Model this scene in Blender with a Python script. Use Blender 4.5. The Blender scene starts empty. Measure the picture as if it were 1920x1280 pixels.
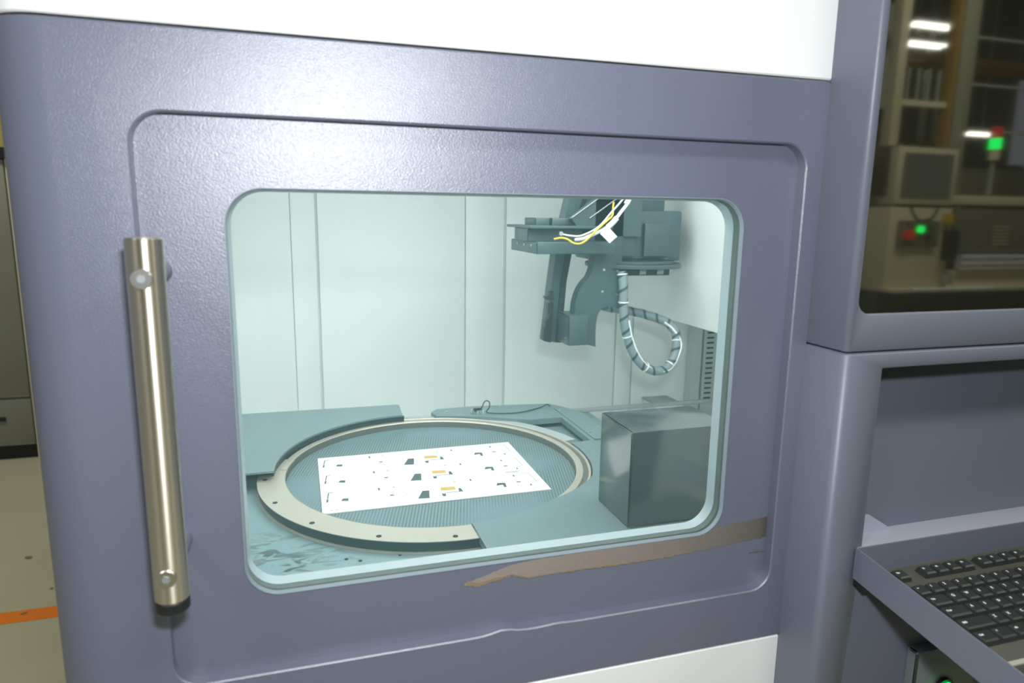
import bpy, bmesh, math, random
from mathutils import Vector, Matrix
from mathutils.geometry import tessellate_polygon
random.seed(4)
S = bpy.context.scene
COL = S.collection
R = math.radians

# ------------------------------------------------------------------ camera
cam_d = bpy.data.cameras.new('camera'); cam = bpy.data.objects.new('camera', cam_d); COL.objects.link(cam)
F_PX = 1292.15
cam_d.sensor_width = 36.0; cam_d.lens = 36.0 * F_PX / 1920; cam_d.clip_start = 0.02; cam_d.clip_end = 60
yaw, pitch, roll = R(17.27795), R(10.53409), R(-0.84417)
fwd = Vector((math.sin(yaw)*math.cos(pitch), math.cos(yaw)*math.cos(pitch), -math.sin(pitch)))
rt = Vector((math.cos(yaw), -math.sin(yaw), 0)); dn = fwd.cross(rt)
rr = rt*math.cos(roll) + dn*math.sin(roll); dd = -rt*math.sin(roll) + dn*math.cos(roll)
cam.matrix_world = Matrix(((rr.x, -dd.x, -fwd.x, 0), (rr.y, -dd.y, -fwd.y, -0.70), (rr.z, -dd.z, -fwd.z, 1.45), (0, 0, 0, 1)))
cam_d.dof.use_dof = True; cam_d.dof.focus_distance = 1.12; cam_d.dof.aperture_fstop = 5.0
S.camera = cam

# ------------------------------------------------------------------ world, exposure, lamps
W = bpy.data.worlds.new('hall_air'); S.world = W; W.use_nodes = True
bg = W.node_tree.nodes['Background']; bg.inputs[0].default_value = (0.80, 0.86, 1.0, 1); bg.inputs[1].default_value = 0.26
S.view_settings.view_transform = 'Standard'; S.view_settings.look = 'None'
S.view_settings.gamma = 1.0; S.view_settings.use_curve_mapping = False
S.view_settings.exposure = 0.0

def area(name, loc, target, w, h, power, col=(1, 1, 1)):
    d = bpy.data.lights.new(name, 'AREA'); d.shape = 'RECTANGLE'; d.size = w; d.size_y = h; d.energy = power; d.color = col
    o = bpy.data.objects.new(name, d); COL.objects.link(o); o.location = loc
    o.rotation_euler = (Vector(target) - Vector(loc)).to_track_quat('-Z', 'Y').to_euler()
    return o
area('camera_flash', (0.045, -0.715, 1.60), (0.20, 0.0, 1.32), 0.075, 0.045, 8.6, (0.96, 0.98, 1.0))
area('chamber_lamp_front', (0.45, 0.28, 1.86), (0.40, 0.75, 1.0), 1.2, 0.40, 14.5, (1.0, 0.985, 0.97))
area('chamber_lamp_rear', (0.25, 0.72, 1.86), (0.22, 1.0, 1.1), 0.8, 0.25, 7.0, (1.0, 0.985, 0.97))
for i, (x, y) in enumerate([(-2.2, -1.6), (1.0, -1.9), (3.9, -1.7), (-1.8, 2.7)]):
    area('hall_lamp', (x, y, 3.9), (x, y, 0), 1.2, 0.5, 60 if y > 0 or x > 3 else 42, (1.0, 0.98, 0.88))

# ------------------------------------------------------------------ materials
def lin(c):
    return tuple(((v/255)/12.92 if v/255 <= 0.04045 else ((v/255+0.055)/1.055)**2.4) for v in c)
def mat(name, col, rough=0.5, metal=0.0, spec=0.5, noise=None, var=None, emit=None, aniso=None, coat=0.0, ior=None):
    """col sRGB 0-255; noise=(scale,strength,distance) fine relief; var=(scale, amount) tonal variation"""
    m = bpy.data.materials.new(name); m.use_nodes = True
    nt = m.node_tree; b = nt.nodes['Principled BSDF']; L = nt.links
    c = lin(col)
    b.inputs['Base Color'].default_value = (*c, 1); b.inputs['Roughness'].default_value = rough
    b.inputs['Metallic'].default_value = metal; b.inputs['Specular IOR Level'].default_value = spec
    if ior: b.inputs['IOR'].default_value = ior
    if coat: b.inputs['Coat Weight'].default_value = coat; b.inputs['Coat Roughness'].default_value = 0.25
    tc = nt.nodes.new('ShaderNodeTexCoord')
    if var:
        n = nt.nodes.new('ShaderNodeTexNoise'); n.inputs['Scale'].default_value = var[0]; n.inputs['Detail'].default_value = 6
        L.new(tc.outputs['Object'], n.inputs['Vector'])
        r = nt.nodes.new('ShaderNodeMapRange'); r.inputs[3].default_value = 1-var[1]; r.inputs[4].default_value = 1+var[1]
        L.new(n.outputs[0], r.inputs[0])
        x = nt.nodes.new('ShaderNodeMix'); x.data_type = 'RGBA'; x.blend_type = 'MULTIPLY'; x.inputs[0].default_value = 1
        x.inputs[6].default_value = (*c, 1); L.new(r.outputs[0], x.inputs[7]); L.new(x.outputs[2], b.inputs['Base Color'])
    if noise:
        n = nt.nodes.new('ShaderNodeTexNoise'); n.inputs['Scale'].default_value = noise[0]; n.inputs['Detail'].default_value = 3
        L.new(tc.outputs['Object'], n.inputs['Vector'])
        bp = nt.nodes.new('ShaderNodeBump'); bp.inputs['Strength'].default_value = noise[1]; bp.inputs['Distance'].default_value = noise[2]
        L.new(n.outputs[0], bp.inputs['Height']); L.new(bp.outputs[0], b.inputs['Normal'])
    if emit:
        b.inputs['Emission Color'].default_value = (*lin(emit[0]), 1); b.inputs['Emission Strength'].default_value = emit[1]
    return m

M = {}
M['paint'] = mat('slate_blue_powder_coat', (102, 107, 128), 0.34, spec=0.5, ior=1.86, noise=(760, 0.55, 0.0007), var=(7, 0.03))
M['paint_smooth'] = mat('slate_blue_paint', (105, 110, 125), 0.44, spec=0.5, ior=1.6, noise=(600, 0.25, 0.0006), var=(5, 0.03))
M['white'] = mat('white_powder_coat', (238, 241, 242), 0.5, noise=(500, 0.2, 0.0005))
M['panel'] = mat('chamber_white_paint', (232, 238, 236), 0.45, var=(3, 0.02))
M['seam'] = mat('chamber_seam_grey', (205, 214, 214), 0.5)
M['steel'] = mat('brushed_steel', (228, 222, 204), 0.36, metal=1.0, noise=(30, 0.05, 0.0005))
b = M['steel'].node_tree.nodes['Principled BSDF']; b.inputs['Anisotropic'].default_value = 0.85; b.inputs['Anisotropic Rotation'].default_value = 0.25
tg = M['steel'].node_tree.nodes.new('ShaderNodeTangent'); tg.direction_type = 'RADIAL'; tg.axis = 'Z'; M['steel'].node_tree.links.new(tg.outputs[0], b.inputs['Tangent'])
M['screw'] = mat('screw_steel', (220, 220, 215), 0.3, metal=1.0)
M['black'] = mat('black_plastic', (28, 32, 32), 0.45)
M['black_paint'] = mat('black_anodised_paint', (62, 80, 85), 0.4, var=(12, 0.12))
M['alu'] = mat('matt_machined_aluminium', (188, 184, 172), 0.38, metal=0.5, var=(25, 0.06))
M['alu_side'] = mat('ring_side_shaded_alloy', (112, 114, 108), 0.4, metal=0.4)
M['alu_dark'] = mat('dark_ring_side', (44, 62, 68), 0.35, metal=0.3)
M['deck'] = mat('grey_green_deck', (112, 132, 136), 0.38, metal=0.2, var=(9, 0.10))
M['deck_light'] = mat('pale_deck', (150, 160, 160), 0.45, var=(10, 0.06))
M['box'] = mat('dark_grey_box_paint', (52, 64, 66), 0.18, ior=2.2, var=(8, 0.10), noise=(260, 0.12, 0.0006))
M['rail'] = mat('grey_zinc_rail', (150, 158, 160), 0.45, metal=0.4)
M['duct'] = mat('pale_duct_plastic', (196, 204, 204), 0.5)
M['slot'] = mat('slot_black', (30, 36, 40), 0.8)
M['hose'] = mat('grey_cable_sleeve', (124, 140, 144), 0.5)
M['hose_dark'] = mat('dark_spiral_wrap', (56, 74, 80), 0.5)
M['wire_white'] = mat('white_cable', (228, 232, 232), 0.45)
M['wire_yellow'] = mat('yellow_cable', (232, 196, 60), 0.5)
M['wire_black'] = mat('black_cable', (26, 30, 32), 0.5)
M['label_white'] = mat('white_paper_tag', (240, 242, 240), 0.6)
M['pcb'] = mat('white_solder_mask', (226, 230, 230), 0.4)
M['pcb_grey'] = mat('board_cutout_grey', (62, 78, 80), 0.6)
M['pcb_line'] = mat('board_routed_line', (150, 160, 160), 0.6)
M['gold'] = mat('gold_pads', (226, 190, 110), 0.35, metal=0.6)
M['console_panel'] = mat('console_back_paint', (100, 106, 120), 0.45, noise=(600, 0.2, 0.0005), var=(4, 0.04))
M['key'] = mat('keycap_black', (46, 50, 48), 0.42, noise=(900, 0.2, 0.0003))
M['keyb'] = mat('keyboard_body_black', (78, 79, 72), 0.6, var=(30, 0.2))
M['legend'] = mat('key_legend_white', (225, 232, 230), 0.5)
M['bezel'] = mat('window_rubber_grey', (84, 94, 90), 0.6, var=(60, 0.25))
M['edge'] = mat('window_glass_edge', (128, 144, 154), 0.5)
M['rim'] = mat('window_edge_pale_grey', (160, 172, 178), 0.45)
M['residue'] = mat('dried_adhesive', (128, 118, 112), 0.75, var=(45, 0.14), noise=(150, 0.5, 0.001))
M['residue_edge'] = mat('dried_adhesive_tan_edge', (132, 116, 92), 0.8, var=(80, 0.2))
M['residue_dark'] = mat('bare_dark_strip', (92, 88, 82), 0.8, var=(60, 0.2))
M['floor'] = mat('cream_epoxy_floor', (176, 174, 146), 0.35, var=(2.2, 0.10))
M['orange'] = mat('orange_floor_paint', (226, 122, 14), 0.5, var=(20, 0.10))
M['chip'] = mat('floor_chip_brown', (120, 105, 70), 0.8)
M['cabinet'] = mat('grey_cabinet_steel', (128, 130, 116), 0.4, var=(3, 0.08))
M['yellow_wall'] = mat('yellow_wall_paint', (206, 192, 112), 0.7)
M['hall_wall'] = mat('hall_wall_grey', (96, 98, 84), 0.8, var=(1.2, 0.35))
M['ceil'] = mat('ceiling_dark', (90, 92, 86), 0.9, var=(1, 0.2))
M['beige'] = mat('beige_machine_paint', (220, 214, 180), 0.5)
M['column'] = mat('grey_green_column', (160, 162, 140), 0.6)
M['beige_grey'] = mat('grey_machine_cover', (120, 120, 104), 0.3)
M['screen'] = mat('monitor_screen', (60, 64, 66), 0.3, emit=((110, 110, 92), 0.35))
M['tube'] = mat('fluorescent_tube', (255, 255, 255), 0.5, emit=((255, 252, 235), 7.0))
M['green_on'] = mat('green_lamp_on', (10, 200, 90), 0.4, emit=((8, 255, 100), 3.5))
M['green_sig'] = mat('green_signal_on', (10, 200, 90), 0.4, emit=((8, 255, 100), 3.0))
M['red_sig'] = mat('red_signal', (170, 30, 22), 0.4, emit=((200, 20, 10), 0.5))
M['yellow_pl'] = mat('yellow_plastic', (214, 176, 20), 0.4)
M['pipe_yellow'] = mat('yellow_pipe', (176, 140, 60), 0.5)
M['pipe_grey'] = mat('grey_pipe', (170, 172, 160), 0.4)
M['shelf'] = mat('pale_grey_shelf', (158, 162, 176), 0.45, var=(20, 0.05))
M['buttonbox'] = mat('grey_button_box', (116, 124, 128), 0.45)

nt = M['residue'].node_tree; b = nt.nodes['Principled BSDF']; tc = nt.nodes.new('ShaderNodeTexCoord'); sx = nt.nodes.new('ShaderNodeSeparateXYZ')
nt.links.new(tc.outputs['Object'], sx.inputs[0]); mr = nt.nodes.new('ShaderNodeMapRange'); mr.inputs[1].default_value = 0.20-0.2; mr.inputs[2].default_value = 0.585-0.2
cr = nt.nodes.new('ShaderNodeValToRGB'); e = cr.color_ramp.elements; e[0].color = (*lin((140, 130, 124)), 1); e[1].color = (*lin((64, 62, 60)), 1)
for ps, c in ((0.45, (128, 120, 115)), (0.78, (112, 108, 102)), (0.95, (92, 90, 84))): q = e.new(ps); q.color = (*lin(c), 1)
nt.links.new(sx.outputs[0], mr.inputs[0]); nt.links.new(mr.outputs[0], cr.inputs[0]); nt.links.new(cr.outputs[0], b.inputs['Base Color'])
# dark tinted viewing pane: black core with a mirror-like coated surface
m = bpy.data.materials.new('dark_coated_glass'); m.use_nodes = True; nt = m.node_tree; nt.nodes.clear()
out = nt.nodes.new('ShaderNodeOutputMaterial'); mx = nt.nodes.new('ShaderNodeMixShader')
df = nt.nodes.new('ShaderNodeBsdfDiffuse'); df.inputs[0].default_value = (*lin((34, 34, 26)), 1)
gl = nt.nodes.new('ShaderNodeBsdfGlossy'); gl.inputs[0].default_value = (1, 1.0, 0.95, 1); gl.inputs['Roughness'].default_value = 0.035
fr = nt.nodes.new('ShaderNodeFresnel'); fr.inputs[0].default_value = 2.9
nt.links.new(fr.outputs[0], mx.inputs[0]); nt.links.new(df.outputs[0], mx.inputs[1]); nt.links.new(gl.outputs[0], mx.inputs[2]); nt.links.new(mx.outputs[0], out.inputs[0])
M['dark_glass'] = m
# clear tinted window, haze mixed in as an uneven cyan diffuse veil
m = bpy.data.materials.new('tinted_window_glass'); m.use_nodes = True; nt = m.node_tree; nt.nodes.clear()
out = nt.nodes.new('ShaderNodeOutputMaterial'); mx = nt.nodes.new('ShaderNodeMixShader'); mx2 = nt.nodes.new('ShaderNodeMixShader')
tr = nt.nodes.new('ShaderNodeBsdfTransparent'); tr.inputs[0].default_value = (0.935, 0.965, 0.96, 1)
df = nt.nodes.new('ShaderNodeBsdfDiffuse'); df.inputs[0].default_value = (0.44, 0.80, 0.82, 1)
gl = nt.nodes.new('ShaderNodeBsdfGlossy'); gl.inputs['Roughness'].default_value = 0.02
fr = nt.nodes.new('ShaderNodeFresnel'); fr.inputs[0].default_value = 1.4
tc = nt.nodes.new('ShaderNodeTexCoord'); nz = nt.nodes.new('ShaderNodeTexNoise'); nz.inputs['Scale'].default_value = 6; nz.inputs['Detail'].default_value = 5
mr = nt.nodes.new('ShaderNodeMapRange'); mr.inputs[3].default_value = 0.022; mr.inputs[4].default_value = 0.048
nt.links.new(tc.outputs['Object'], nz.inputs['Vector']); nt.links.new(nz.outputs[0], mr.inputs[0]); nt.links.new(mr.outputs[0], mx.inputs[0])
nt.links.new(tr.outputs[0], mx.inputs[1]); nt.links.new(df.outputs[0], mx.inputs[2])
nt.links.new(fr.outputs[0], mx2.inputs[0]); nt.links.new(mx.outputs[0], mx2.inputs[1]); nt.links.new(gl.outputs[0], mx2.inputs[2]); nt.links.new(mx2.outputs[0], out.inputs[0])
M['glass'] = m
# perforated stage with fine parallel ribs
m = mat('ribbed_stage_plate', (104, 118, 120), 0.42, metal=0.2); nt = m.node_tree; b = nt.nodes['Principled BSDF']
tc = nt.nodes.new('ShaderNodeTexCoord'); wv = nt.nodes.new('ShaderNodeTexWave'); wv.inputs['Scale'].default_value = 58; wv.bands_direction = 'X'; mq = nt.nodes.new('ShaderNodeMapping'); mq.inputs['Rotation'].default_value = (0, 0, 0.24); nt.links.new(tc.outputs['Object'], mq.inputs['Vector'])
rp = nt.nodes.new('ShaderNodeValToRGB'); rp.color_ramp.elements[0].color = (*lin((80, 100, 106)), 1); rp.color_ramp.elements[1].color = (*lin((116, 138, 142)), 1)
n2 = nt.nodes.new('ShaderNodeTexNoise'); n2.inputs['Scale'].default_value = 5; n2.inputs['Detail'].default_value = 7
mp = nt.nodes.new('ShaderNodeMix'); mp.data_type = 'RGBA'; mp.inputs[6].default_value = (*lin((106, 130, 136)), 1)
r2 = nt.nodes.new('ShaderNodeMapRange'); r2.inputs[1].default_value = 0.56; r2.inputs[2].default_value = 0.44
nt.links.new(mq.outputs[0], wv.inputs['Vector']); nt.links.new(wv.outputs[0], rp.inputs[0]); nt.links.new(tc.outputs['Object'], n2.inputs['Vector'])
nt.links.new(n2.outputs[0], r2.inputs[0]); nt.links.new(r2.outputs[0], mp.inputs[0]); nt.links.new(rp.outputs[0], mp.inputs[7]); nt.links.new(mp.outputs[2], b.inputs['Base Color'])
M['stage'] = m
# deck with dark scuff smudges (wear, lower left)
m = mat('scuffed_deck', (120, 134, 134), 0.42, metal=0.15); nt = m.node_tree; b = nt.nodes['Principled BSDF']
tc = nt.nodes.new('ShaderNodeTexCoord'); mpn = nt.nodes.new('ShaderNodeMapping'); mpn.inputs['Scale'].default_value = (16, 34, 16); mpn.inputs['Rotation'].default_value = (0, 0, 0.5)
n1 = nt.nodes.new('ShaderNodeTexNoise'); n1.inputs['Scale'].default_value = 1.6; n1.inputs['Detail'].default_value = 9; n1.inputs['Distortion'].default_value = 1.2
vm = nt.nodes.new('ShaderNodeVectorMath'); vm.operation = 'DISTANCE'; vm.inputs[1].default_value = (-0.06-0.236, 0.255-0.556, 0.23)
r1 = nt.nodes.new('ShaderNodeMapRange'); r1.inputs[1].default_value = 0.15; r1.inputs[2].default_value = 0.02
r3 = nt.nodes.new('ShaderNodeMapRange'); r3.inputs[1].default_value = 0.47; r3.inputs[2].default_value = 0.60
mu = nt.nodes.new('ShaderNodeMath'); mu.operation = 'MULTIPLY'
mx = nt.nodes.new('ShaderNodeMix'); mx.data_type = 'RGBA'; mx.inputs[6].default_value = (*lin((116, 140, 144)), 1); mx.inputs[7].default_value = (*lin((36, 46, 48)), 1)
nt.links.new(tc.outputs['Object'], mpn.inputs['Vector']); nt.links.new(mpn.outputs[0], n1.inputs['Vector']); nt.links.new(tc.outputs['Object'], vm.inputs[0])
nt.links.new(vm.outputs['Value'], r1.inputs[0]); nt.links.new(n1.outputs[0], r3.inputs[0]); nt.links.new(r1.outputs[0], mu.inputs[0]); nt.links.new(r3.outputs[0], mu.inputs[1])
nt.links.new(mu.outputs[0], mx.inputs[0]); nt.links.new(mx.outputs[2], b.inputs['Base Color'])
M['deck_scuffed'] = m

# ------------------------------------------------------------------ helpers
def tag(o, label=None, cat=None, group=None, kind=None):
    if label: o['label'] = label
    if cat: o['category'] = cat
    if group: o['group'] = group
    if kind: o['kind'] = kind
    return o
def thing(name, label, cat, loc=(0, 0, 0), group=None, rot=(0, 0, 0)):
    o = bpy.data.objects.new(name, None); COL.objects.link(o); o.location = loc; o.rotation_euler = rot; o.empty_display_size = 0.05
    bpy.context.view_layer.update()
    return tag(o, label, cat, group)
def world_loc(p):
    v = Vector((0, 0, 0))
    while p: v = v + p.location; p = p.parent
    return v
def link(name, me, m, parent=None, label=None, smooth=None, kind=None):
    """mesh given in world coordinates; parents are unrotated Empties or meshes at their own origin"""
    o = bpy.data.objects.new(name, me); COL.objects.link(o)
    if m: me.materials.append(m)
    if parent:
        o.parent = parent
        off = world_loc(parent)
        if off.length > 0: me.transform(Matrix.Translation(-off))
    if smooth:
        me.polygons.foreach_set('use_smooth', [True]*len(me.polygons)); me.set_sharp_from_angle(angle=R(smooth))
    if label: o['label'] = label
    if kind: o['kind'] = kind
    return o
def to_mesh(bm, name):
    bmesh.ops.recalc_face_normals(bm, faces=bm.faces)
    me = bpy.data.meshes.new(name); bm.to_mesh(me); bm.free(); return me
def bm_box(x0, x1, y0, y1, z0, z1, bev=0.0, bm=None, seg=2):
    b = bmesh.new()
    vs = [b.verts.new((x, y, z)) for z in (z0, z1) for y in (y0, y1) for x in (x0, x1)]
    for f in ((0, 1, 3, 2), (4, 5, 7, 6), (0, 1, 5, 4), (2, 3, 7, 6), (0, 2, 6, 4), (1, 3, 7, 5)): b.faces.new([vs[i] for i in f])
    if bev: bmesh.ops.bevel(b, geom=b.edges[:], offset=bev, segments=seg, affect='EDGES', profile=0.5)
    if bm is not None:
        me = bpy.data.meshes.new('tmp'); b.to_mesh(me); b.free(); bm.from_mesh(me); bpy.data.meshes.remove(me); return bm
    return b
def box(name, m, parent, x0, x1, y0, y1, z0, z1, bev=0.0, label=None, **k):
    return link(name, to_mesh(bm_box(x0, x1, y0, y1, z0, z1, bev), name), m, parent, label, smooth=40 if bev else None, **k)
def prism_bm(outer, holes, a0, a1, axis='y', bm=None):
    """outer/hole loops are 2-D; extruded from a0 to a1 along axis (y: loops are x,z; z: loops are x,y; x: loops are y,z)"""
    bm = bm or bmesh.new()
    P = {'y': lambda u, v, a: (u, a, v), 'z': lambda u, v, a: (u, v, a), 'x': lambda u, v, a: (a, u, v)}[axis]
    loops = [outer] + list(holes)
    flat = [p for l in loops for p in l]
    tris = tessellate_polygon([[Vector((p[0], p[1], 0)) for p in l] for l in loops])
    A = [bm.verts.new(P(p[0], p[1], a0)) for p in flat]; B = [bm.verts.new(P(p[0], p[1], a1)) for p in flat]
    for t in tris:
        try: bm.faces.new([A[i] for i in t]); bm.faces.new([B[i] for i in reversed(t)])
        except ValueError: pass
    k = 0
    for l in loops:
        n = len(l)
        for i in range(n):
            j = (i+1) % n
            bm.faces.new((A[k+i], A[k+j], B[k+j], B[k+i]))
        k += n
    return bm
def prism(name, m, parent, outer, holes, a0, a1, axis='y', label=None, smooth=30, bev=0.0, **k):
    bm = prism_bm(outer, holes, a0, a1, axis)
    if bev:
        bmesh.ops.dissolve_limit(bm, angle_limit=0.01, verts=bm.verts, edges=bm.edges)
        bmesh.ops.bevel(bm, geom=[e for e in bm.edges if e.calc_face_angle(0) > 1.0], offset=bev, segments=2, affect='EDGES')
    return link(name, to_mesh(bm, name), m, parent, label, smooth=smooth, **k)
def rrect(x0, x1, z0, z1, r, n=8, inset=0.0, fine=0):
    x0 += inset; x1 -= inset; z0 += inset; z1 -= inset; r = max(r-inset, 1e-4); pts = []
    for cx, cz, a in ((x1-r, z1-r, 0), (x0+r, z1-r, 90), (x0+r, z0+r, 180), (x1-r, z0+r, 270)):
        for i in range(n+1):
            t = R(a+90*i/n); pts.append((cx+r*math.cos(t), cz+r*math.sin(t)))
        if fine and a == 180:
            for i in range(1, fine): pts.append((x0+r+(x1-x0-2*r)*i/fine, z0))
    return pts
def loft(loops, close=True, bm=None):
    bm = bm or bmesh.new(); V = [[bm.verts.new(p) for p in l] for l in loops]
    for a, b in zip(V, V[1:]):
        n = len(a)
        for i in range(n if close else n-1): bm.faces.new((a[i], a[(i+1) % n], b[(i+1) % n], b[i]))
    return bm, V
def cyl_bm(p0, p1, r0, r1=None, n=24, cap=True, bm=None, bev=0.0):
    r1 = r0 if r1 is None else r1; p0, p1 = Vector(p0), Vector(p1); d = (p1-p0).normalized()
    a = d.orthogonal().normalized(); b = d.cross(a); bm = bm or bmesh.new()
    def ring(p, r): return [bm.verts.new(p+a*r*math.cos(2*math.pi*i/n)+b*r*math.sin(2*math.pi*i/n)) for i in range(n)]
    st = [(p0, r0), (p1, r1)] if not bev else [(p0, r0-bev), (p0+d*bev, r0), (p1-d*bev, r1), (p1, r1-bev)]
    rs = [ring(*s) for s in st]
    for u, v in zip(rs, rs[1:]):
        for i in range(n): bm.faces.new((u[i], u[(i+1) % n], v[(i+1) % n], v[i]))
    if cap: bm.faces.new(rs[0]); bm.faces.new(rs[-1])
    return bm
def cyl(name, m, parent, p0, p1, r0, r1=None, n=24, label=None, bev=0.0, **k):
    return link(name, to_mesh(cyl_bm(p0, p1, r0, r1, n, bev=bev), name), m, parent, label, smooth=40, **k)
def smooth_path(pts, sub=6):
    P = [Vector(p) for p in pts]; out = []
    for i in range(len(P)-1):
        a = P[max(i-1, 0)]; b = P[i]; c = P[i+1]; d = P[min(i+2, len(P)-1)]
        for j in range(sub):
            t = j/sub
            out.append(0.5*((2*b)+(c-a)*t+(2*a-5*b+4*c-d)*t*t+(3*b-a-3*c+d)*t**3))
    out.append(P[-1]); return out
def tube_bm(pts, r, n=10, bm=None):
    bm = bm or bmesh.new(); rings = []; up = Vector((0.13, 1, 0.21)).normalized()
    for i, p in enumerate(pts):
        t = (pts[min(i+1, len(pts)-1)]-pts[max(i-1, 0)]).normalized()
        a = t.cross(up).normalized(); b = t.cross(a); q = r(i/(len(pts)-1)) if callable(r) else r
        rings.append([bm.verts.new(p+a*q*math.cos(2*math.pi*k/n)+b*q*math.sin(2*math.pi*k/n)) for k in range(n)])
    for u, v in zip(rings, rings[1:]):
        for i in range(n): bm.faces.new((u[i], u[(i+1) % n], v[(i+1) % n], v[i]))
    bm.faces.new(rings[0]); bm.faces.new(rings[-1]); return bm
def tube(name, m, parent, pts, r, n=10, sub=6, label=None, **k):
    return link(name, to_mesh(tube_bm(smooth_path(pts, sub) if sub else [Vector(p) for p in pts], r, n), name), m, parent, label, smooth=60, **k)
def tree_copy(o, parent=None):
    c = o.copy(); COL.objects.link(c); c.parent = parent
    for ch in o.children: tree_copy(ch, c)
    return c

# ================================================================== SETTING
fl = box('floor', M['floor'], None, -7, 16, -12, 8, -0.05, 0.0); tag(fl, kind='structure')
o = box('marking_stripe', M['orange'], fl, -6.5, -0.30, 1.93, 2.01, 0.0, 0.0015, label='orange painted stripe on the floor')
bm = bmesh.new()
for cx, cy, s in ((-1.13, 2.45, 0.016), (-0.96, 2.15, 0.007), (-1.0, 1.985, 0.011)):
    vs = [bm.verts.new((cx+s*random.uniform(.7, 1.2)*math.cos(t*0.7), cy+0.8*s*random.uniform(.7, 1.2)*math.sin(t*0.7), 0.0022)) for t in range(9)]
    bm.faces.new(vs)
link('paint_chip', to_mesh(bm, 'chip'), M['chip'], fl, 'brown chip worn into the floor paint')
c_ = box('ceiling', M['ceil'], None, -7, 16, -12, 8, 4.60, 4.66); tag(c_, kind='structure')
w_ = box('wall_front', M['hall_wall'], None, -7, 16, -12.1, -12, 0, 4.6); tag(w_, kind='structure')
w_ = box('wall_back', M['yellow_wall'], None, -7, 16, 8, 8.1, 0, 4.6); tag(w_, kind='structure')

# ================================================================== MAIN MACHINE CABINET
XL, XR = -0.247, 0.603           # left side and right end of its front
ZB0, ZB1 = 0.894, 1.606          # the blue band round the door
mc = thing('laser_machine', 'large white machine cabinet with a slate blue band round a windowed door', 'machine', (0.2, 0.6, 0))
def wrap_corner(z0, z1, name, m, rr_=0.05, off=0.0):
    """rounded left corner and side skin"""
    prof = []
    for i in range(13):
        t = R(90*i/12); prof.append((XL+off+rr_-rr_*math.sin(t)*1.0, off+rr_-rr_*math.cos(t)))
    prof = prof + [(XL+off, 1.40)]
    inner = [(x+0.002 if i > 0 else x, y+0.004) for i, (x, y) in enumerate(prof)]
    return prof
def front_skin(name, m, z0, z1, hole=None, off=0.0, x1=XR, kink=False, lab=None):
    rr_ = 0.05; bm = bmesh.new(); T = 0.03
    # flat front plate with a chamfered opening
    xa = XL+rr_+off
    ch = 0.0016
    outer = [(xa, z0+ch), (x1, z0+ch), (x1, z1-ch), (xa, z1-ch)]
    holes = [hole(0.0)] if hole else []
    loops = [outer]+holes; flat = [p for l in loops for p in l]
    A = [bm.verts.new((p[0], off, p[1])) for p in flat]
    for t in tessellate_polygon([[Vector((p[0], p[1], 0)) for p in l] for l in loops]):
        bm.faces.new([A[i] for i in t])
    def strip(pa, pb, close=False):
        va = [bm.verts.new(p) for p in pa]; vb = [bm.verts.new(p) for p in pb]; n = len(va)
        for i in range(n if close else n-1): bm.faces.new((va[i], va[(i+1) % n], vb[(i+1) % n], vb[i]))
    prof = [(XL+off+rr_-rr_*math.sin(R(90*i/12)), off+rr_-rr_*math.cos(R(90*i/12))) for i in range(13)]+[(XL+off, 1.42)]
    strip([(x, y, z0+ch) for x, y in prof], [(x, y, z1-ch) for x, y in prof])
    prof2 = [(x1, off)]+prof
    for za, zb in ((z0+ch, z0), (z1-ch, z1)):
        def ins(d): return [(x1, off+d)]+[(XL+off+rr_-(rr_-d)*math.sin(R(90*i/12)), off+rr_-(rr_-d)*math.cos(R(90*i/12))) for i in range(13)]+[(XL+off+d, 1.42)]
        strip([(x, y, za) for x, y in prof2], [(x, y, zb) for x, y in ins(ch)])
        strip([(x, y, zb) for x, y in ins(ch)], [(x, y, zb) for x, y in ins(T)])
    strip([(x1, off, z0), (x1, off, z1)], [(x1, off+T, z0), (x1, off+T, z1)])
    if hole:
        h0 = hole(0.0); h1 = hole(ch)
        strip([(p[0], off, p[1]) for p in h0], [(p[0], off+ch, p[1]) for p in h1], True)
        strip([(p[0], off+ch, p[1]) for p in h1], [(p[0], off+T, p[1]) for p in h1], True)
    bmesh.ops.remove_doubles(bm, verts=bm.verts, dist=1e-5)
    return link(name, to_mesh(bm, name), m, mc, lab, smooth=35)
DX0, DX1, DZ0, DZ1 = -0.1395, 0.581, 0.9647, 1.5359   # door opening
def kinked(i):
    pts = rrect(DX0, DX1, DZ0, DZ1, 0.030, 8, i, fine=60)
    out = []
    for x, z in pts:
        if z < DZ0+0.004 and 0.15 < x < 0.45:
            z += 0.0045*math.exp(-((x-0.213)/0.016)**2)+0.0015*math.exp(-((x-0.28)/0.015)**2)
        out.append((x, z))
    return out
front_skin('blue_front_frame', M['paint'], ZB0, ZB1, kinked, lab='slate blue textured metal band around the door')
front_skin('upper_panel', M['white'], ZB1+0.0022, 2.05, off=0.0, lab='white panel above the blue band')
front_skin('lower_panel', M['white'], 0.08, ZB0-0.0018, off=0.0015, lab='white panel under the blue band')
box('plinth', M['black'], mc, XL+0.02, 1.45, 0.03, 1.40, 0.0, 0.08)
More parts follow.
